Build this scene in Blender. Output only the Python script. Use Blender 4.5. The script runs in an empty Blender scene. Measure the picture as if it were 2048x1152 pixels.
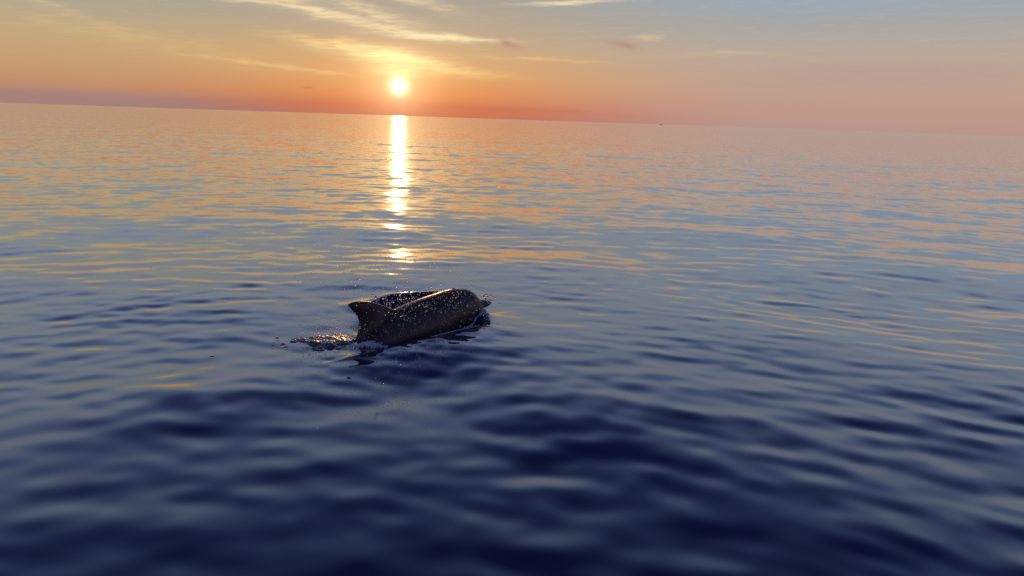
import bpy, math, random
import numpy as np
from mathutils import Vector, noise as mnoise

random.seed(7)
rng = np.random.default_rng(11)
S = bpy.context.scene
COL = S.collection
rad = math.radians

# ------------------------------------------------------------------ camera
CAM_H, PITCH, ROLL, FPX = 2.0, 12.67, 1.873, 1500.0
cam_data = bpy.data.cameras.new('camera')
cam = bpy.data.objects.new('camera', cam_data)
COL.objects.link(cam)
cam_data.sensor_width = 36.0
cam_data.lens = 36.0 * FPX / 2048.0
cam_data.clip_start, cam_data.clip_end = 0.05, 60000.0
from mathutils import Matrix
cam.matrix_world = (Matrix.Translation((0, 0, CAM_H)) @ Matrix.Rotation(rad(90 - PITCH), 4, 'X')
                    @ Matrix.Rotation(rad(ROLL), 4, 'Z'))
S.camera = cam
S.view_settings.view_transform = 'Standard'
S.view_settings.look = 'None'
S.view_settings.exposure = 0.0
S.view_settings.gamma = 1.0
S.view_settings.use_curve_mapping = False
S.render.engine = 'CYCLES'
S.cycles.max_bounces = 8
S.cycles.transmission_bounces = 8
S.cycles.caustics_reflective = True
S.cycles.caustics_refractive = True
S.cycles.sample_clamp_direct = 30.0
S.cycles.sample_clamp_indirect = 12.0
S.cycles.use_denoising = False

SUN_AZ, SUN_EL = -8.77, 2.11          # degrees, azimuth clockwise from +Y


# ------------------------------------------------------------------ node helper
def lin(c):
    return tuple((v / 12.92 if v <= 0.04045 else ((v + 0.055) / 1.055) ** 2.4) for v in (x / 255 for x in c))


class E:
    """small arithmetic on shader sockets"""
    nt = None

    def __init__(self, s): self.s = s

    @staticmethod
    def m(op, *a, clamp=False):
        n = E.nt.nodes.new('ShaderNodeMath'); n.operation = op; n.use_clamp = clamp
        for i, v in enumerate(a):
            if isinstance(v, E): E.nt.links.new(v.s, n.inputs[i])
            else: n.inputs[i].default_value = float(v)
        return E(n.outputs[0])

    def __add__(self, o): return E.m('ADD', self, o)
    __radd__ = __add__
    def __sub__(self, o): return E.m('SUBTRACT', self, o)
    def __rsub__(self, o): return E.m('SUBTRACT', o, self)
    def __mul__(self, o): return E.m('MULTIPLY', self, o)
    __rmul__ = __mul__
    def __truediv__(self, o): return E.m('DIVIDE', self, o)
    def __neg__(self): return E.m('MULTIPLY', self, -1)
    def abs(self): return E.m('ABSOLUTE', self)
    def exp(self): return E.m('EXPONENT', self)
    def sqrt(self): return E.m('SQRT', self)
    def smooth(self, a, b):
        n = E.nt.nodes.new('ShaderNodeMapRange'); n.interpolation_type = 'SMOOTHSTEP'
        E.nt.links.new(self.s, n.inputs[0])
        n.inputs[1].default_value, n.inputs[2].default_value = a, b
        return E(n.outputs[0])


def comb(x, y, z):
    n = E.nt.nodes.new('ShaderNodeCombineXYZ')
    for i, v in enumerate((x, y, z)):
        if isinstance(v, E): E.nt.links.new(v.s, n.inputs[i])
        else: n.inputs[i].default_value = v
    return n.outputs[0]


def noise_tex(vec, scale, detail=4, rough=0.55, dist=0.0):
    n = E.nt.nodes.new('ShaderNodeTexNoise')
    n.inputs['Scale'].default_value = scale
    n.inputs['Detail'].default_value = detail
    n.inputs['Roughness'].default_value = rough
    n.inputs['Distortion'].default_value = dist
    if vec is not None: E.nt.links.new(vec, n.inputs['Vector'])
    return n


def mix(fac, a, b, blend='MIX'):
    n = E.nt.nodes.new('ShaderNodeMix'); n.data_type = 'RGBA'; n.blend_type = blend
    n.clamp_factor = True
    for i, v in ((0, fac), (6, a), (7, b)):
        if isinstance(v, E): v = v.s
        if isinstance(v, bpy.types.NodeSocket): E.nt.links.new(v, n.inputs[i])
        elif i == 0: n.inputs[i].default_value = v
        else: n.inputs[i].default_value = (*v[:3], 1)
    return n.outputs[2]


def ramp(fac, stops):
    n = E.nt.nodes.new('ShaderNodeValToRGB')
    n.color_ramp.interpolation = 'LINEAR'
    el = n.color_ramp.elements
    while len(el) > 1: el.remove(el[-1])
    for i, (p, c) in enumerate(stops):
        e = el[0] if i == 0 else el.new(p)
        e.position = p; e.color = (*c, 1)
    E.nt.links.new(fac.s, n.inputs[0])
    return n.outputs[0]


# ------------------------------------------------------------------ sky (world)
w = bpy.data.worlds.new('World'); S.world = w; w.use_nodes = True
E.nt = w.node_tree
E.nt.nodes.clear()
tc = E.nt.nodes.new('ShaderNodeTexCoord')
sep = E.nt.nodes.new('ShaderNodeSeparateXYZ'); E.nt.links.new(tc.outputs['Generated'], sep.inputs[0])
X, Y, Z = (E(sep.outputs[i]) for i in range(3))
DEG = 180 / math.pi
el = E.m('ARCSINE', Z) * DEG
az = E.m('ARCTAN2', X, Y) * DEG
daz = az - SUN_AZ
elp = E.m('MAXIMUM', el, 0.0)
fac = (elp / 90.0).sqrt()


def stops(tab): return [(math.sqrt(e / 90), lin(c)) for e, c in tab]


UP = [(13, (166, 174, 186)), (18, (158, 176, 204)), (24, (124, 146, 194)), (30, (82, 100, 154)), (37, (46, 58, 108)), (48, (34, 44, 92)), (90, (18, 25, 60))]
ramp_c = ramp(fac, stops([(0, (194, 104, 78)), (0.7, (206, 112, 74)), (1.6, (222, 140, 84)), (3, (222, 162, 102)), (4.6, (206, 168, 122)), (6.5, (184, 166, 142)), (9, (164, 160, 150))] + UP))
ramp_l = ramp(fac, stops([(0, (170, 128, 120)), (0.6, (172, 132, 120)), (1.4, (196, 144, 108)), (3, (200, 160, 118)), (4.5, (196, 168, 128)), (6.5, (174, 166, 144)), (9, (158, 164, 158))] + UP))
ramp_r = ramp(fac, stops([(0, (184, 148, 140)), (1.5, (191, 154, 139)), (3.2, (192, 163, 144)), (5, (185, 169, 154)), (7, (168, 167, 166)), (8.6, (152, 168, 182)), (10, (142, 166, 190))] + UP))
ramp_b = ramp(fac, stops([(0, (120, 112, 140)), (4, (150, 128, 150)), (9, (150, 140, 170)), (15, (130, 140, 180)), (30, (90, 106, 165)), (50, (55, 68, 125)), (90, (24, 32, 72))]))
sky = mix(daz.smooth(2, 28), ramp_c, ramp_r)
sky = mix((-daz).smooth(1, 21), sky, ramp_l)
sky = mix(daz.abs().smooth(55, 130), sky, ramp_b)

# distance from the sun
sd = Vector((math.sin(rad(SUN_AZ)) * math.cos(rad(SUN_EL)), math.cos(rad(SUN_AZ)) * math.cos(rad(SUN_EL)), math.sin(rad(SUN_EL))))
ex, ey = daz * math.cos(rad(SUN_EL)), el - SUN_EL
th = (ex * ex + ey * ey).sqrt()
th_flat = (ex * ex * 0.35 + ey * ey).sqrt()

# clouds: (azimuth, elevation, half length, half width, tilt, strength, colour, breakup)
cvec = comb(az * 0.22, el * 1.1, 0.0)
warp = noise_tex(cvec, 1.3, 5, 0.6)
wsep = E.nt.nodes.new('ShaderNodeSeparateXYZ'); E.nt.links.new(warp.outputs['Color'], wsep.inputs[0])
wx, wy = E(wsep.outputs[0]) - 0.5, E(wsep.outputs[1]) - 0.5
fib = E(noise_tex(comb(az * 0.35 + el * 0.25, el * 3.2 - az * 0.12, 3.1), 1.6, 6, 0.62, 0.4).outputs['Fac'])
CREAM, GOLD, PINK, MAUVE = (244, 220, 172), (248, 208, 138), (178, 132, 114), (152, 122, 124)
CLOUDS = [
    (-19.2, 7.5, 4.0, 0.22, 2, 0.75, CREAM, 0.35), (-14.6, 6.9, 4.6, 0.45, -10, 0.85, CREAM, 0.5),
    (-10.8, 7.1, 3.6, 0.5, -15, 0.6, CREAM, 0.55), (-9.8, 6.1, 3.6, 0.35, -10, 0.75, CREAM, 0.5),
    (-7.8, 8.2, 3.0, 0.5, -14, 0.5, CREAM, 0.5),
    (-5.3, 5.6, 3.8, 0.20, -1.0, 1.0, (255, 236, 186), 0.15), (-13.0, 4.8, 3.6, 0.4, -5, 0.8, GOLD, 0.5),
    (-9.3, 4.1, 3.6, 0.62, -6, 0.95, (284, 254, 178), 0.4), (-8.9, 3.2, 2.3, 0.5, -3, 0.55, (280, 236, 156), 0.3), (-6.4, 3.5, 4.6, 0.36, -5, 0.7, (252, 212, 142), 0.4),
    (3.4, 8.25, 3.4, 0.15, 3, 1.0, (238, 218, 178), 0.2), (2.0, 4.3, 4.6, 0.16, -1, 0.6, (232, 190, 134), 0.35),
    (-17.5, 3.15, 5.0, 0.13, -4, 0.55, GOLD, 0.35),
    (-0.9, 5.35, 0.9, 0.32, -12, 0.75, PINK, 0.4), (7.5, 5.5, 1.0, 0.28, -10, 0.7, PINK, 0.4), (9.2, 6.0, 1.0, 0.26, 0, 0.6, (226, 196, 158), 0.4),
    (15.0, 5.0, 3.0, 0.22, 1, 0.35, (226, 190, 150), 0.4),
    (-31, 6.0, 3.6, 0.35, -16, 0.4, (220, 196, 150), 0.6), (-27, 4.6, 8.0, 0.6, -7, 0.32, (222, 186, 128), 0.55), (-22, 3.6, 8.0, 0.8, -6, 0.28, (216, 178, 122), 0.5),
    (-31.0, 0.35, 8.0, 0.65, -2.5, 0.5, (160, 132, 124), 0.15), (-21.0, 0.0, 10.0, 0.55, -2, 0.4, MAUVE, 0.2), (-1.0, 0.7, 9.0, 0.22, -1, 0.16, (190, 96, 70), 0.4),
    (25.0, 3.6, 9.0, 1.3, 2, 0.35, (178, 146, 148), 0.4), (-15.2, 1.75, 0.35, 0.1, 0, 0.5, (170, 96, 64), 0.2),
]
for (a0, e0, L, W, tilt, k, c, br) in CLOUDS:
    ct, st = math.cos(rad(tilt)), math.sin(rad(tilt))
    q = min(1.0, L / 3.0)
    da, de = (az + wx * (2.4 * q)) - a0, (el + wy * (0.75 * q)) - e0
    W *= 0.82
    u = (da * ct + de * st) * (1 / L)
    v = (de * ct - da * st) * (1 / W)
    m = E.m('MULTIPLY', (-(u * u + v * v)).exp(), k)
    mm = m * E.m('MULTIPLY_ADD', fib.smooth(0.40, 0.62), br * 1.5, 1 - br)
    sky = mix(mm, sky, lin(c))
# thin overall veil of cirrus
veil = fib.smooth(0.5, 0.75) * el.smooth(2.2, 5.0) * (14.0 - el).smooth(0, 6) * 0.15
sky = mix(veil, sky, lin((228, 200, 158)))

halo = (-(th * (1 / 1.2))).exp() * 0.85 + (-(th * th * (1 / 0.25))).exp() * 2.2
halo2 = (-(th_flat * (1 / 2.3))).exp() * 0.30
core = (0.32 - th).smooth(0, 0.10) * 14.0
cn = E.nt.nodes.new('ShaderNodeVectorMath'); cn.operation = 'SCALE'; cn.inputs[0].default_value = (1, 0.80, 0.46); E.nt.links.new(halo.s, cn.inputs['Scale'])
cn2 = E.nt.nodes.new('ShaderNodeVectorMath'); cn2.operation = 'SCALE'; cn2.inputs[0].default_value = (1, 0.50, 0.14); E.nt.links.new(halo2.s, cn2.inputs['Scale'])
cn3 = E.nt.nodes.new('ShaderNodeVectorMath'); cn3.operation = 'SCALE'; cn3.inputs[0].default_value = (1, 0.85, 0.6); E.nt.links.new(core.s, cn3.inputs['Scale'])
for c_ in (cn, cn2, cn3):
    sky = mix(1.0, sky, c_.outputs[0], 'ADD')
# below the horizon: deep sea colour
sky = mix((-el).smooth(0.15, 2.0), sky, (0.03, 0.04, 0.09))
bg = E.nt.nodes.new('ShaderNodeBackground'); bg.inputs['Strength'].default_value = 1.0
E.nt.links.new(sky, bg.inputs['Color'])
wo = E.nt.nodes.new('ShaderNodeOutputWorld'); E.nt.links.new(bg.outputs[0], wo.inputs['Surface'])
w.cycles.sampling_method = 'MANUAL'; w.cycles.sample_map_resolution = 1024

# ------------------------------------------------------------------ sun
sl = bpy.data.lights.new('sun', 'SUN'); sl.energy = 0.6; sl.angle = rad(0.6); sl.color = (1.0, 0.45, 0.16)
so = bpy.data.objects.new('sun', sl); COL.objects.link(so)
so.rotation_euler = (-sd).to_track_quat('-Z', 'Y').to_euler()


# ------------------------------------------------------------------ materials
def new_mat(name):
    m = bpy.data.materials.new(name); m.use_nodes = True
    E.nt = m.node_tree
    return m, E.nt.nodes['Principled BSDF']


def water_mat(name, base, rough, rscale=1.0, foam=False):
    m, p = new_mat(name)
    p.inputs['Base Color'].default_value = (*base, 1)
    p.inputs['Roughness'].default_value = rough
    p.inputs['IOR'].default_value = 1.34
    p.inputs['Coat Weight'].default_value = 1.0; p.inputs['Coat IOR'].default_value = 1.37; p.inputs['Coat Roughness'].default_value = 0.03
    geo = E.nt.nodes.new('ShaderNodeNewGeometry')
    n1 = noise_tex(geo.outputs['Position'], 1.9, 3, 0.55)
    att = E.nt.nodes.new('ShaderNodeAttribute'); att.attribute_name = 'ripple'
    vm = E.nt.nodes.new('ShaderNodeVectorMath'); vm.operation = 'SUBTRACT'
    E.nt.links.new(n1.outputs['Color'], vm.inputs[0]); vm.inputs[1].default_value = (0.5, 0.5, 0.5)
    sc = E.nt.nodes.new('ShaderNodeVectorMath'); sc.operation = 'SCALE'
    E.nt.links.new(vm.outputs[0], sc.inputs[0]); E.nt.links.new((E(att.outputs['Fac']) * (6.6 * rscale) + 0.008).s, sc.inputs['Scale'])
    ml = E.nt.nodes.new('ShaderNodeVectorMath'); ml.operation = 'MULTIPLY'
    E.nt.links.new(sc.outputs[0], ml.inputs[0]); ml.inputs[1].default_value = (1, 1, 0)
    ad = E.nt.nodes.new('ShaderNodeVectorMath'); ad.operation = 'ADD'
    E.nt.links.new(geo.outputs['Normal'], ad.inputs[0]); E.nt.links.new(ml.outputs[0], ad.inputs[1])
    nn = E.nt.nodes.new('ShaderNodeVectorMath'); nn.operation = 'NORMALIZE'; E.nt.links.new(ad.outputs[0], nn.inputs[0])
    E.nt.links.new(nn.outputs[0], p.inputs['Normal'])
    E.nt.links.new(nn.outputs[0], p.inputs['Coat Normal'])
    # waves too small for the mesh widen the reflection
    E.nt.links.new(((E(att.outputs['Fac']) * 0.23 + rough * rough).sqrt()).s, p.inputs['Roughness'])
    E.nt.links.new(((E(att.outputs['Fac']) * 0.23 + rough * rough).sqrt()).s, p.inputs['Coat Roughness'])
    return m


SEA_M = water_mat('sea_water', (0.007, 0.015, 0.056), 0.03)
CHURN_M = water_mat('churned_water', (0.07, 0.07, 0.09), 0.33)

m, p = new_mat('water_drop'); DROP_M = m
E.nt.nodes.remove(p)
gl = E.nt.nodes.new('ShaderNodeBsdfGlass'); gl.inputs['IOR'].default_value = 1.333; gl.inputs['Roughness'].default_value = 0.0
E.nt.links.new(gl.outputs[0], E.nt.nodes['Material Output'].inputs['Surface'])

m, p = new_mat('dolphin_skin'); SKIN_M = m
tco = E.nt.nodes.new('ShaderNodeTexCoord')
n1 = noise_tex(tco.outputs['Object'], 3.0, 5, 0.6); n2 = noise_tex(tco.outputs['Object'], 26.0, 4, 0.6)
f_ = E(n1.outputs['Fac']).smooth(0.3, 0.7)
c_ = mix(f_, (0.034, 0.024, 0.020), (0.070, 0.050, 0.040))
sz = E.nt.nodes.new('ShaderNodeSeparateXYZ'); E.nt.links.new(tco.outputs['Object'], sz.inputs[0])
c_ = mix((-(E(sz.outputs[2])) + 0.0).smooth(0.10, 0.3), c_, (0.30, 0.28, 0.27))      # paler belly
E.nt.links.new(c_, p.inputs['Base Color'])
E.nt.links.new((E(n2.outputs['Fac']) * 0.20 + 0.24).s, p.inputs['Roughness'])
p.inputs['IOR'].default_value = 1.38
bp = E.nt.nodes.new('ShaderNodeBump'); bp.inputs['Strength'].default_value = 0.25; bp.inputs['Distance'].default_value = 0.01
E.nt.links.new(n2.outputs['Fac'], bp.inputs['Height']); E.nt.links.new(bp.outputs[0], p.inputs['Normal'])

m, p = new_mat('sea_foam'); FOAM_M = m
n1 = noise_tex(None, 60, 4, 0.6)
E.nt.links.new(mix(E(n1.outputs['Fac']).smooth(0.35, 0.65), (0.25, 0.32, 0.40), (0.62, 0.72, 0.80)), p.inputs['Base Color'])
p.inputs['Roughness'].default_value = 0.25

m, p = new_mat('dark_eye'); EYE_M = m
p.inputs['Base Color'].default_value = (0.01, 0.008, 0.008, 1); p.inputs['Roughness'].default_value = 0.08


def flat_mat(name, c, r=0.5):
    m, p = new_mat(name)
    n = noise_tex(None, 8, 3)
    E.nt.links.new(mix(E(n.outputs['Fac']), tuple(v * 0.8 for v in c), c), p.inputs['Base Color'])
    p.inputs['Roughness'].default_value = r
    return m


# ------------------------------------------------------------------ mesh helpers
def mesh_obj(name, verts, faces, mat, smooth=True, parent=None):
    me = bpy.data.meshes.new(name)
    me.from_pydata([tuple(map(float, v)) for v in verts], [], faces)
    if smooth: me.polygons.foreach_set('use_smooth', [True] * len(me.polygons))
    me.materials.append(mat)
    o = bpy.data.objects.new(name, me); COL.objects.link(o)
    if parent: o.parent = parent
    return o


def fast_quads(name, V, Q, mat):
    me = bpy.data.meshes.new(name)
    me.vertices.add(len(V)); me.vertices.foreach_set('co', np.ascontiguousarray(V, np.float32).ravel())
    me.loops.add(Q.size); me.loops.foreach_set('vertex_index', np.ascontiguousarray(Q, np.int32).ravel())
    me.polygons.add(len(Q))
    me.polygons.foreach_set('loop_start', np.arange(0, Q.size, 4, dtype=np.int32))
    me.polygons.foreach_set('use_smooth', np.ones(len(Q), bool))
    me.update(calc_edges=True); me.validate()
    me.materials.append(mat)
    o = bpy.data.objects.new(name, me); COL.objects.link(o)
    return o


def grid_quads(nr, nc, wrap=False):
    i, j = np.meshgrid(np.arange(nr - 1), np.arange(nc if wrap else nc - 1), indexing='ij')
    j2 = (j + 1) % nc
    return np.stack([i * nc + j, i * nc + j2, (i + 1) * nc + j2, (i + 1) * nc + j], -1).reshape(-1, 4)


def sstep(a, b, x):
    t = np.clip((x - a) / (b - a), 0, 1); return t * t * (3 - 2 * t)


# ------------------------------------------------------------------ dolphin frame
DOL_P = np.array([-1.125, 6.84])          # ground point under the front of the dorsal fin
HEAD = rad(38.0)                         # heading measured from +X towards +Y
fwd = np.array([math.cos(HEAD), math.sin(HEAD)]); rgt = np.array([fwd[1], -fwd[0]])   # right side faces the camera


def to_dol(x, y):
    dx, dy = x - DOL_P[0], y - DOL_P[1]
    return dx * fwd[0] + dy * fwd[1], dx * rgt[0] + dy * rgt[1]


def from_dol(s, t): return DOL_P + fwd * s + rgt * t


# ------------------------------------------------------------------ sea surface
NW = 190
lam = np.exp(rng.uniform(math.log(0.16), math.log(14.0), NW))
ll = np.log(lam / 0.40)
dens = np.exp(-(ll / 0.50) ** 2) + 0.10 * (lam < 0.3) + 0.34 * np.exp(-((np.log(lam / 2.6)) / 0.6) ** 2) + 0.12 * np.exp(-((np.log(lam / 8.0)) / 0.6) ** 2)
SLOPE = 0.0325
slope = np.sqrt(dens / dens.sum()) * SLOPE * math.sqrt(2) * math.sqrt(2)
kk = 2 * math.pi / lam
amp = slope / kk
ang = rad(258) + rng.normal(0, 0.85, NW)
kx, ky = kk * np.cos(ang), kk * np.sin(ang)
ph = rng.uniform(0, 2 * math.pi, NW)
# part of the short waves are rings spreading from the drifting boat the view is taken from
ring = (rng.uniform(0, 1, NW) < 0.33) & (lam < 1.6)
rcx, rcy = rng.normal(0, 2.2, NW), rng.normal(-2.5, 1.5, NW)


def waves(x, y, spacing=None):
    h = np.zeros_like(x); lost = np.zeros_like(x)
    # gusts: the short waves come in patches
    gust = 1 + 0.32 * np.sin(0.62 * x + 0.35 * y + 1.0 + 1.3 * np.sin(0.23 * y - 0.31 * x)) * np.sin(0.71 * y - 0.42 * x + 2.2 + 1.1 * np.sin(0.4 * x))
    gust += 0.2 * np.sin(1.7 * x - 1.1 * y + 1.4 * np.sin(0.9 * y)) * np.sin(1.9 * y + 0.8 * x)
    for i in range(NW):
        a = 1.0
        if spacing is not None:
            a = sstep(2.2, 5.0, lam[i] / spacing)
            lost += (slope[i] ** 2 / 2) * (1 - a * a)
        if ring[i]: arg = kk[i] * np.hypot(x - rcx[i], y - rcy[i]) + ph[i]
        else: arg = kx[i] * x + ky[i] * y + ph[i]
        h += amp[i] * a * np.sin(arg) * (gust if lam[i] < 1.3 else 1.0)
    return h, lost


def half_width(s):
    return np.interp(s, [-0.75, -0.5, -0.25, 0, 0.3, 0.6, 0.8, 0.92, 1.0], [0.0, 0.12, 0.20, 0.24, 0.24, 0.21, 0.17, 0.10, 0.0])


_cr = np.random.default_rng(5)
CHOP = [(2 * math.pi / l_, a_, p_, 0.0085 * l_ / math.sqrt(22) * 1.6) for l_, a_, p_ in
        zip(np.exp(_cr.uniform(math.log(0.09), math.log(0.42), 22)), _cr.uniform(0, math.pi, 22), _cr.uniform(0, 6.28, 22))]
FAR_T, FAR_A = [-0.95, -0.86, -0.80, -0.74, -0.66, -0.50], 0.165


def bow(x, y):
    """water pushed aside by the swimming animal"""
    s, t = to_dol(x, y)
    hw = half_width(s)
    h = np.zeros_like(x)
    # hollow along the flanks
    hol = sstep(-0.5, 0.0, s) * (1 - sstep(0.75, 1.0, s))
    h += -0.045 * hol * np.exp(-((np.abs(t) - hw - 0.04) / 0.13) ** 2)
    # near crest, leaves the head and swings out
    tr = np.interp(s, [-0.1, 0.2, 0.5, 0.75, 0.92, 1.05], [0.46, 0.42, 0.33, 0.22, 0.10, 0.02])
    a = 0.040 * sstep(-1.2, 0.15, s) * (1 - sstep(0.85, 1.5, s))
    d = t - tr
    h += a * np.exp(-(d / np.where(d < 0, 0.045, 0.55)) ** 2)
    # far crest
    tf = np.interp(s, [-0.4, 0.3, 0.5, 0.7, 0.9, 1.1], FAR_T)
    a = FAR_A * sstep(-0.05, 0.50, s) * (1 - sstep(0.95, 1.5, s))
    d = t - tf
    h += a * np.exp(-(d / np.where(d > 0, 0.13, 0.32)) ** 2)
    # short chop stirred up around the body
    q = np.exp(-((s - 0.0) / 0.9) ** 2 - ((t - 0.35) / 0.55) ** 2)
    for (ck, ca, cp, c_a) in CHOP: h += c_a * q * np.sin(ck * (math.cos(ca) * s + math.sin(ca) * t) + cp)
    h -= 0.078 * sstep(-3.4, -1.2, s) * (1 - sstep(-0.75, 0.35, s)) * np.exp(-((t - 1.55) / np.where(t < 1.55, 0.62, 2.4)) ** 2)
    # water heaped in front of the head
    h += 0.045 * np.exp(-((s - 0.98) / 0.12) ** 2 - (t / 0.16) ** 2)
    return h


def sea_h(x, y): return waves(x, y)[0] + bow(x, y)


rs = [0.5]
while rs[-1] < 24000:
    r = rs[-1]
    if r < 5.6: st = r * 0.0085
    elif r < 9.3: st = 0.0125
    elif r < 60: st = r * 0.0065
    else: st = r * 0.02
    rs.append(r + st)
rs = np.array(rs)
azs = [-43.0]
while azs[-1] < 43: azs.append(azs[-1] + (0.10 if -17.5 < azs[-1] < 2 else 0.17))
azs = np.array(list(azs) + list(np.linspace(43, 317, 93)[1:-1]))
Rg, Ag = np.meshgrid(rs, np.radians(azs), indexing='ij')
xg, yg = Rg * np.sin(Ag), Rg * np.cos(Ag)
dr = np.gradient(rs)[:, None]
da = np.minimum(np.abs(np.gradient(np.radians(azs))), 0.06)[None, :]
sp = np.maximum(dr, Rg * da)
hg, lost = waves(xg, yg, sp)
near = (Rg < 14) & (np.abs(xg) < 6)
hb = np.zeros_like(hg); hb[near] = bow(xg[near], yg[near])
V = np.stack([xg, yg, hg + hb], -1).reshape(-1, 3)
nr, nc = Rg.shape
Q = grid_quads(nr, nc, wrap=True)[:, ::-1]
sea = fast_quads('sea', V, Q, SEA_M)
at = sea.data.attributes.new('ripple', 'FLOAT', 'POINT')
at.data.foreach_set('value', np.sqrt(lost).astype(np.float32).ravel())
sea['kind'] = 'structure'; sea['label'] = 'calm rippled dark blue sea reflecting the sunset'


def tag(o, label, cat=None, group=None, kind=None):
    o['label'] = label
    if cat: o['category'] = cat
    if group: o['group'] = group
    if kind: o['kind'] = kind
    return o


# ------------------------------------------------------------------ dolphin
# stations: s, dorsal z, half height, half width
ST = [(-1.62, -0.78, 0.022, 0.020), (-1.45, -0.66, 0.045, 0.026), (-1.2, -0.50, 0.075, 0.040), (-0.95, -0.34, 0.11, 0.07), (-0.7, -0.175, 0.155, 0.12),
      (-0.45, 0.00, 0.20, 0.175), (-0.2, 0.165, 0.235, 0.22), (0.0, 0.245, 0.25, 0.245), (0.25, 0.29, 0.25, 0.25), (0.5, 0.315, 0.235, 0.235), (0.68, 0.325, 0.205, 0.205),
      (0.80, 0.31, 0.175, 0.175), (0.88, 0.285, 0.145, 0.15), (0.94, 0.235, 0.11, 0.12), (0.975, 0.19, 0.075, 0.085), (1.0, 0.165, 0.052, 0.06),
      (1.05, 0.150, 0.042, 0.046), (1.10, 0.138, 0.032, 0.038), (1.145, 0.12, 0.016, 0.02)]
ST = np.array(ST)


def spline(xq, x, y):
    # monotone-ish cubic (Catmull-Rom on uneven knots)
    mder = np.gradient(y, x)
    i = np.clip(np.searchsorted(x, xq) - 1, 0, len(x) - 2)
    hh = x[i + 1] - x[i]; t = (xq - x[i]) / hh
    return ((2 * t ** 3 - 3 * t ** 2 + 1) * y[i] + (t ** 3 - 2 * t ** 2 + t) * hh * mder[i]
            + (-2 * t ** 3 + 3 * t ** 2) * y[i + 1] + (t ** 3 - t ** 2) * hh * mder[i + 1])


def loft_body():
    ss = np.linspace(ST[0, 0], ST[-1, 0], 120)
    zt, hh, ww = (spline(ss, ST[:, 0], ST[:, k]) for k in (1, 2, 3))
    n = 40
    V, F = [], []
    for s, z, h, wd in zip(ss, zt, hh, ww):
        for k in range(n):
            a = 2 * math.pi * k / n
            ca, sa = math.cos(a), math.sin(a)
            yy = wd * math.copysign(abs(ca) ** 0.95, ca)
            zz = h * sa
            # slight keel on the back
            if sa > 0.9: zz += 0.012 * (sa - 0.9) / 0.1 * min(1, h / 0.2)
            V.append((s, yy, z - h + zz))
    m_ = len(ss)
    for i in range(m_ - 1):
        for k in range(n):
            k2 = (k + 1) % n
            F.append((i * n + k, (i + 1) * n + k, (i + 1) * n + k2, i * n + k2))
    F.append(tuple(range(n))); F.append(tuple((m_ - 1) * n + k for k in reversed(range(n))))
    return V, F


def foil(outline_fn, span, n_span, place, n_c=14):
    """tapered fin: outline_fn(v) -> (lead, trail, thickness); place(c, v, y) -> local point"""
    V, F = [], []
    for i in range(n_span + 1):
        v = i / n_span
        le, te, th_ = outline_fn(v)
        ring = []
        for k in range(2 * n_c):
            if k < n_c: u = k / n_c; sgn = 1
            else: u = 1 - (k - n_c) / n_c; sgn = -1
            c = le + (te - le) * u
            y = sgn * th_ * 2.2 * (math.sqrt(max(u, 0)) * (1 - u) * 0.75 + 0.02 * (1 - u))
            ring.append(place(c, v, y))
        V += ring
    nn_ = 2 * n_c
    for i in range(n_span):
        for k in range(nn_):
            k2 = (k + 1) % nn_
            F.append((i * nn_ + k, i * nn_ + k2, (i + 1) * nn_ + k2, (i + 1) * nn_ + k))
    F.append(tuple(reversed(range(nn_)))); F.append(tuple(n_span * nn_ + k for k in range(nn_)))
    return V, F


NOSE_UP = rad(5.0)
# dorsal fin outline in (s, z): leading edge swept back, concave trailing edge
DF_LE = np.array([(0.10, 0.20), (0.02, 0.285), (-0.10, 0.355), (-0.22, 0.41), (-0.33, 0.438), (-0.40, 0.442), (-0.447, 0.428)])
DF_TE = np.array([(-0.50, -0.08), (-0.42, 0.06), (-0.375, 0.15), (-0.355, 0.23), (-0.372, 0.30), (-0.405, 0.35), (-0.450, 0.422)])


def dorsal(v):
    q = np.linspace(0, 1, len(DF_LE))
    return [np.interp(v, q, a) for a in (DF_LE[:, 0], DF_LE[:, 1], DF_TE[:, 0], DF_TE[:, 1])]


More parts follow.
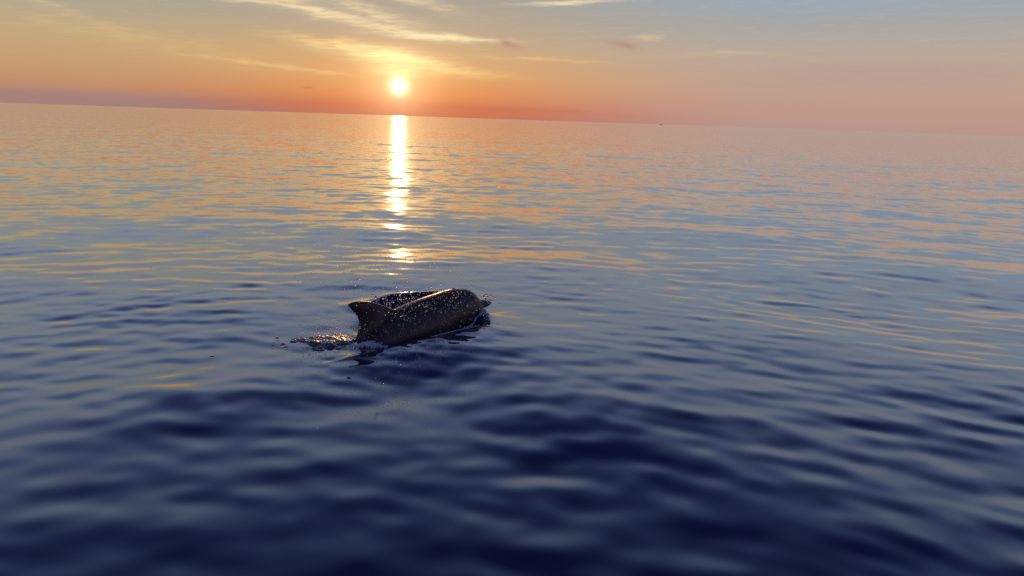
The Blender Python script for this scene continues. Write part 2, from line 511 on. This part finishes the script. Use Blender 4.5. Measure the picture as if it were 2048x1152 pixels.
def build_dolphin():
    parts = [loft_body()]
    V, F = [], []
    nS, nC = 18, 14
    for i in range(nS + 1):
        v = i / nS
        ls, lz, ts, tz = dorsal(v)
        th_ = 0.040 * (1 - v) ** 0.8 + 0.010 + 0.055 * max(0.0, 1 - v / 0.35) ** 2
        for k in range(2 * nC):
            if k < nC: u = k / nC; sg = 1
            else: u = 1 - (k - nC) / nC; sg = -1
            y = sg * th_ * 2.2 * (math.sqrt(u) * (1 - u)) + sg * 0.006 * (1 - u * 0.6)
            V.append((ls + (ts - ls) * u, y, lz + (tz - lz) * u))
    nn_ = 2 * nC
    for i in range(nS):
        for k in range(nn_):
            k2 = (k + 1) % nn_
            F.append((i * nn_ + k, (i + 1) * nn_ + k, (i + 1) * nn_ + k2, i * nn_ + k2))
    F.append(tuple(range(nn_))); F.append(tuple(nS * nn_ + k for k in reversed(range(nn_))))
    parts.append((V, F))
    for sd_ in (-1, 1):
        # pectoral flippers and tail flukes, under water
        parts.append(foil(lambda v: (0.60 - 0.20 * v - 0.06 * v * v, 0.42 - 0.10 * v - 0.10 * v * v, 0.03 * (1 - v) + 0.008), 0.4, 12,
                          lambda c, v, y, q=sd_: (c, q * (0.16 + 0.28 * v), -0.08 - 0.20 * v + y)))
        parts.append(foil(lambda v: (-1.42 - 0.20 * v - 0.10 * v * v, -1.64 - 0.10 * v - 0.02 * v * v, 0.025 * (1 - v) + 0.008), 0.35, 12,
                          lambda c, v, y, q=sd_: (c, q * 0.36 * v, -0.69 + 0.62 * (c + 1.45) + y)))
    VV, FF = [], []
    for V_, F_ in parts:
        b = len(VV); VV += V_; FF += [tuple(i + b for i in f) for f in F_]
    o = mesh_obj('dolphin', VV, FF, SKIN_M)
    import bmesh
    bm = bmesh.new(); bm.from_mesh(o.data); bmesh.ops.recalc_face_normals(bm, faces=bm.faces); bm.to_mesh(o.data); bm.free()
    md = o.modifiers.new('remesh', 'REMESH'); md.mode = 'VOXEL'; md.voxel_size = 0.011; md.use_smooth_shade = True
    sm = o.modifiers.new('smooth', 'SMOOTH'); sm.factor = 0.5; sm.iterations = 16
    dg = bpy.context.evaluated_depsgraph_get()
    me = bpy.data.meshes.new_from_object(o.evaluated_get(dg))
    o.modifiers.clear(); o.data = me
    me.materials.clear(); me.materials.append(SKIN_M)
    me.polygons.foreach_set('use_smooth', [True] * len(me.polygons))
    # nose-up attitude, turned about the blowhole
    me.transform(Matrix.Translation((0.72, 0, 0.3)) @ Matrix.Rotation(-NOSE_UP, 4, 'Y') @ Matrix.Translation((-0.72, 0, -0.3)))
    o.location = (DOL_P[0], DOL_P[1], 0.0)
    o.rotation_euler = (0, 0, HEAD)
    return o


def blob(n_u=16, n_v=10, sx=1, sy=1, sz=1, c=(0, 0, 0)):
    V, F = [], []
    for i in range(n_v + 1):
        t = math.pi * i / n_v
        for j in range(n_u):
            a = 2 * math.pi * j / n_u
            V.append((c[0] + sx * math.sin(t) * math.cos(a), c[1] + sy * math.sin(t) * math.sin(a), c[2] + sz * math.cos(t)))
    for i in range(n_v):
        for j in range(n_u):
            j2 = (j + 1) % n_u
            F.append((i * n_u + j, (i + 1) * n_u + j, (i + 1) * n_u + j2, i * n_u + j2))
    return V, F


dol = build_dolphin()
tag(dol, 'dark wet dolphin surfacing with curved dorsal fin and head just above the water', 'dolphin')
for sg in (-1, 1):
    V_, F_ = blob(12, 8, 0.016, 0.008, 0.012, (0.89, sg * 0.135, 0.105))
    mesh_obj('eye', V_, F_, EYE_M, parent=dol)
# blowhole: shallow crescent on top of the head
V_, F_ = [], []
for i in range(13):
    a = math.pi * (i / 12)
    for q, rr in ((0, 0.020), (1, 0.028)):
        V_.append((0.70 + 0.8 * rr * math.sin(a) - 0.01, rr * math.cos(a), float(spline(np.array([0.70]), ST[:, 0], ST[:, 1])[0]) + 0.008 + (0.003 if q else 0.0)))
for i in range(12): F_.append((2 * i, 2 * i + 1, 2 * i + 3, 2 * i + 2))
bh = mesh_obj('blowhole', V_, F_, EYE_M, parent=dol)
sdm = bh.modifiers.new('thick', 'SOLIDIFY'); sdm.thickness = 0.006

# ------------------------------------------------------------------ churned wake behind the fin
def local_noise(x, y, f, seed, oct_=4):
    return np.array([mnoise.fractal(Vector((a * f, b * f, seed)), 0.9, 2.1, oct_) for a, b in zip(x.ravel(), y.ravel())]).reshape(x.shape)


def patch(name, s0, s1, t0, t1, step, env_fn, z_fn, mat):
    ss = np.arange(s0, s1 + 1e-6, step); tt = np.arange(t0, t1 + 1e-6, step)
    sg_, tg_ = np.meshgrid(ss, tt, indexing='ij')
    gx = DOL_P[0] + fwd[0] * sg_ + rgt[0] * tg_; gy = DOL_P[1] + fwd[1] * sg_ + rgt[1] * tg_
    env = env_fn(sg_, tg_, gx, gy)
    z = sea_h(gx, gy) + z_fn(sg_, tg_, gx, gy, env)
    V = np.stack([gx, gy, z], -1).reshape(-1, 3)
    o = fast_quads(name, V, grid_quads(*sg_.shape)[:, ::-1], mat)
    return o


def churn_env(s, t, gx, gy):
    cx, cy = -1.63, 6.68
    e = ((gx - cx) / 0.37) ** 2 + ((gy - cy - 0.12 * (gx - cx)) / 0.36) ** 2
    e = e + 0.7 * local_noise(gx, gy, 6.0, 4.0, 4)
    return sstep(-0.35, 0.8, 1 - e)


def churn_z(s, t, gx, gy, env):
    n1 = local_noise(gx, gy * 1.3, 9.0, 1.0, 4); n2 = local_noise(gx, gy * 1.3, 34.0, 2.0, 3)
    return env * (0.026 - 0.078 * np.maximum(gy - 6.42, -0.03) + 0.0090 * n1 + 0.0062 * n2) - 0.012 * (1 - env)


churn = patch('splash', -1.1, 0.1, -0.75, 0.75, 0.0065, churn_env, churn_z, CHURN_M)
tag(churn, 'broken splashing water glowing orange behind the dorsal fin', kind='stuff')

# ------------------------------------------------------------------ foam by the flank and along the bow wave
def join_blobs(items):
    VV, FF = [], []
    for (c, sx, sy, sz) in items:
        V_, F_ = blob(7, 4, sx, sy, sz, c)
        bse = len(VV); VV += V_; FF += [tuple(k + bse for k in f) for f in F_]
    return VV, FF


def on_sea(x, y): return float(sea_h(np.array([x]), np.array([y]))[0])


items = []
for i in range(330):
    a, b = rng.normal(0, 0.055), rng.normal(0, 0.030)
    gx, gy = -1.275 + a + 0.3 * b, 6.45 + b + 0.15 * a
    r_ = math.exp(rng.normal(math.log(0.0075), 0.35))
    items.append(((gx, gy, on_sea(gx, gy) + rng.uniform(0, 0.035) * math.exp(-(a / 0.07) ** 2)), r_ * 1.4, r_, r_ * 0.9))
fo = mesh_obj('foam', *join_blobs(items), FOAM_M)
tag(fo, 'small patch of pale blue foam against the flank of the dolphin', kind='stuff')
items = []
for i in range(260):
    s_ = rng.uniform(0.12, 1.02) ** 0.8
    t_ = np.interp(s_, [0.2, 0.5, 0.75, 0.92, 1.05], [0.42, 0.33, 0.22, 0.10, 0.02]) + rng.normal(0, 0.006)
    q = from_dol(s_, t_); r_ = math.exp(rng.normal(math.log(0.0035), 0.3))
    items.append(((q[0], q[1], on_sea(*q) + 0.001), r_ * 2.0, r_ * 2.0, r_))
for i in range(120):
    q = from_dol(rng.normal(0.98, 0.035), rng.normal(0.09, 0.03)); r_ = math.exp(rng.normal(math.log(0.006), 0.4))
    items.append(((q[0], q[1], on_sea(*q) + abs(rng.normal(0, 0.015))), r_ * 1.4, r_, r_))
bf = mesh_obj('bow_foam', *join_blobs(items), FOAM_M)
tag(bf, 'thin pale foam line along the wave pushed by the head of the dolphin', kind='stuff')

# ------------------------------------------------------------------ drops
ICO = None


def ico():
    global ICO
    if ICO is None:
        import bmesh
        bm = bmesh.new(); bmesh.ops.create_icosphere(bm, subdivisions=1, radius=1.0)
        ICO = (np.array([v.co[:] for v in bm.verts]), [tuple(v.index for v in f.verts) for f in bm.faces]); bm.free()
    return ICO


def drops(name, items, mat):
    iv, fc = ico()
    VV, FF = [], []
    for k, (p_, r_, e_) in enumerate(items):
        axis = np.array([0.35, 0.1, 1.0]) + rng.normal(0, 0.25, 3); axis /= np.linalg.norm(axis)
        v = iv + np.outer(iv @ axis, axis) * (e_ - 1)
        VV.append(v * r_ + p_)
        FF += [tuple(i + k * len(iv) for i in f) for f in fc]
    return mesh_obj(name, np.concatenate(VV), FF, mat)


items = []
# blow drifting back over the body (between the animal and the camera)
for i in range(760):
    s, t = (rng.normal(0.05, 0.30) if i % 3 else rng.normal(0.5, 0.16)), rng.uniform(0.12, 0.42)
    z = abs(rng.normal(0.19, 0.14)) + 0.05
    q = from_dol(s, t); items.append((np.array([q[0], q[1], z]), math.exp(rng.normal(math.log(0.0034), 0.4)), rng.uniform(1, 1.9)))
# cloud of fine spray behind and above
for i in range(1500):
    s, t = rng.normal(0.10, 0.42), rng.normal(-0.35, 0.35)
    z = abs(rng.normal(0.34, 0.26)) + 0.05
    q = from_dol(s, t); items.append((np.array([q[0], q[1], z]), math.exp(rng.normal(math.log(0.0033), 0.35)), rng.uniform(1, 1.5)))
# thrown up by the tail wash
for i in range(420):
    x, y = rng.normal(-1.62, 0.2), rng.normal(6.6, 0.14)
    items.append((np.array([x, y, 0.05 + abs(rng.normal(0, 0.06))]), math.exp(rng.normal(math.log(0.0035), 0.4)), rng.uniform(1, 1.6)))
spray = drops('spray', items, DROP_M)
tag(spray, 'fine backlit spray drops hanging over the back of the dolphin', kind='stuff')

# ------------------------------------------------------------------ water breaking over the snout
items = []
for i in range(110):
    s, t = rng.normal(1.10, 0.05), rng.normal(0.03, 0.045)
    q = from_dol(s, t)
    items.append((np.array([q[0], q[1], rng.normal(0.185, 0.022)]), math.exp(rng.normal(math.log(0.0065), 0.45)), rng.uniform(1, 1.5)))
sn = drops('snout_splash', items, DROP_M)
tag(sn, 'small clump of clear water breaking over the beak of the dolphin', kind='stuff')

# ------------------------------------------------------------------ bubbles floating left of the wake
bub = None
for (bx_, by_, br_, lab) in [
        (-2.02, 6.38, 0.024, 'largest clear bubble in the loose cluster left of the splash'),
        (-2.10, 6.35, 0.014, 'small bubble at the left end of the cluster beside the splash'),
        (-1.97, 6.32, 0.016, 'bubble lying just in front of the largest one in the cluster'),
        (-2.13, 6.57, 0.017, 'single bubble behind the cluster, the one further from the splash'),
        (-1.96, 6.57, 0.016, 'bubble close to the left tip of the orange splash'),
        (-1.74, 6.35, 0.018, 'bubble floating in front of the middle of the splash'),
        (-2.50, 6.00, 0.015, 'lone bubble on open water, nearest and far left of the rest')]:
    if bub is None:
        V_, F_ = blob(16, 8, 1, 1, 0.75)
        bub = mesh_obj('bubble', V_, F_, DROP_M); o = bub
    else:
        o = bub.copy(); COL.objects.link(o)
    o.location = (bx_, by_, on_sea(bx_, by_) + br_ * 0.2)
    o.scale = (br_, br_, br_)
    tag(o, lab, 'bubble', 'bubbles floating left of the splash')

# ------------------------------------------------------------------ far boat on the horizon
def prism(xs, ys, zs):
    V = [(x, y, z) for z in zs for (x, y) in zip(xs[zs.index(z)], ys[zs.index(z)])]
    n = len(xs[0]); F = []
    for l in range(len(zs) - 1):
        for k in range(n):
            k2 = (k + 1) % n
            F.append((l * n + k, l * n + k2, (l + 1) * n + k2, (l + 1) * n + k))
    F.append(tuple(reversed(range(n)))); F.append(tuple((len(zs) - 1) * n + k for k in range(n)))
    return V, F


boat = bpy.data.objects.new('motor_boat', None); COL.objects.link(boat)
BAZ, BR = 10.56, 2900.0
boat.location = (BR * math.sin(rad(BAZ)), BR * math.cos(rad(BAZ)), 0.0)
boat.rotation_euler = (0, 0, rad(-12))
tag(boat, 'tiny dark boat on the horizon right of the sun', 'boat')
HX = [(-3.4, 2.2, 3.6, 2.2, -3.4), (-3.5, 2.6, 4.6, 2.6, -3.5)]
HY = [(-0.9, -0.9, 0, 0.9, 0.9), (-1.2, -1.2, 0, 1.2, 1.2)]
V_, F_ = prism(HX, HY, [-0.4, 1.3])
mesh_obj('hull', V_, F_, flat_mat('boat_hull', (0.05, 0.04, 0.045)), False, boat)
CX = [(-1.6, 1.2, 1.2, -1.6), (-1.4, 0.7, 0.7, -1.4)]; CY = [(-0.9, -0.9, 0.9, 0.9), (-0.8, -0.8, 0.8, 0.8)]
V_, F_ = prism(CX, CY, [1.3, 2.6])
mesh_obj('cabin', V_, F_, flat_mat('boat_cabin', (0.08, 0.07, 0.07)), False, boat)
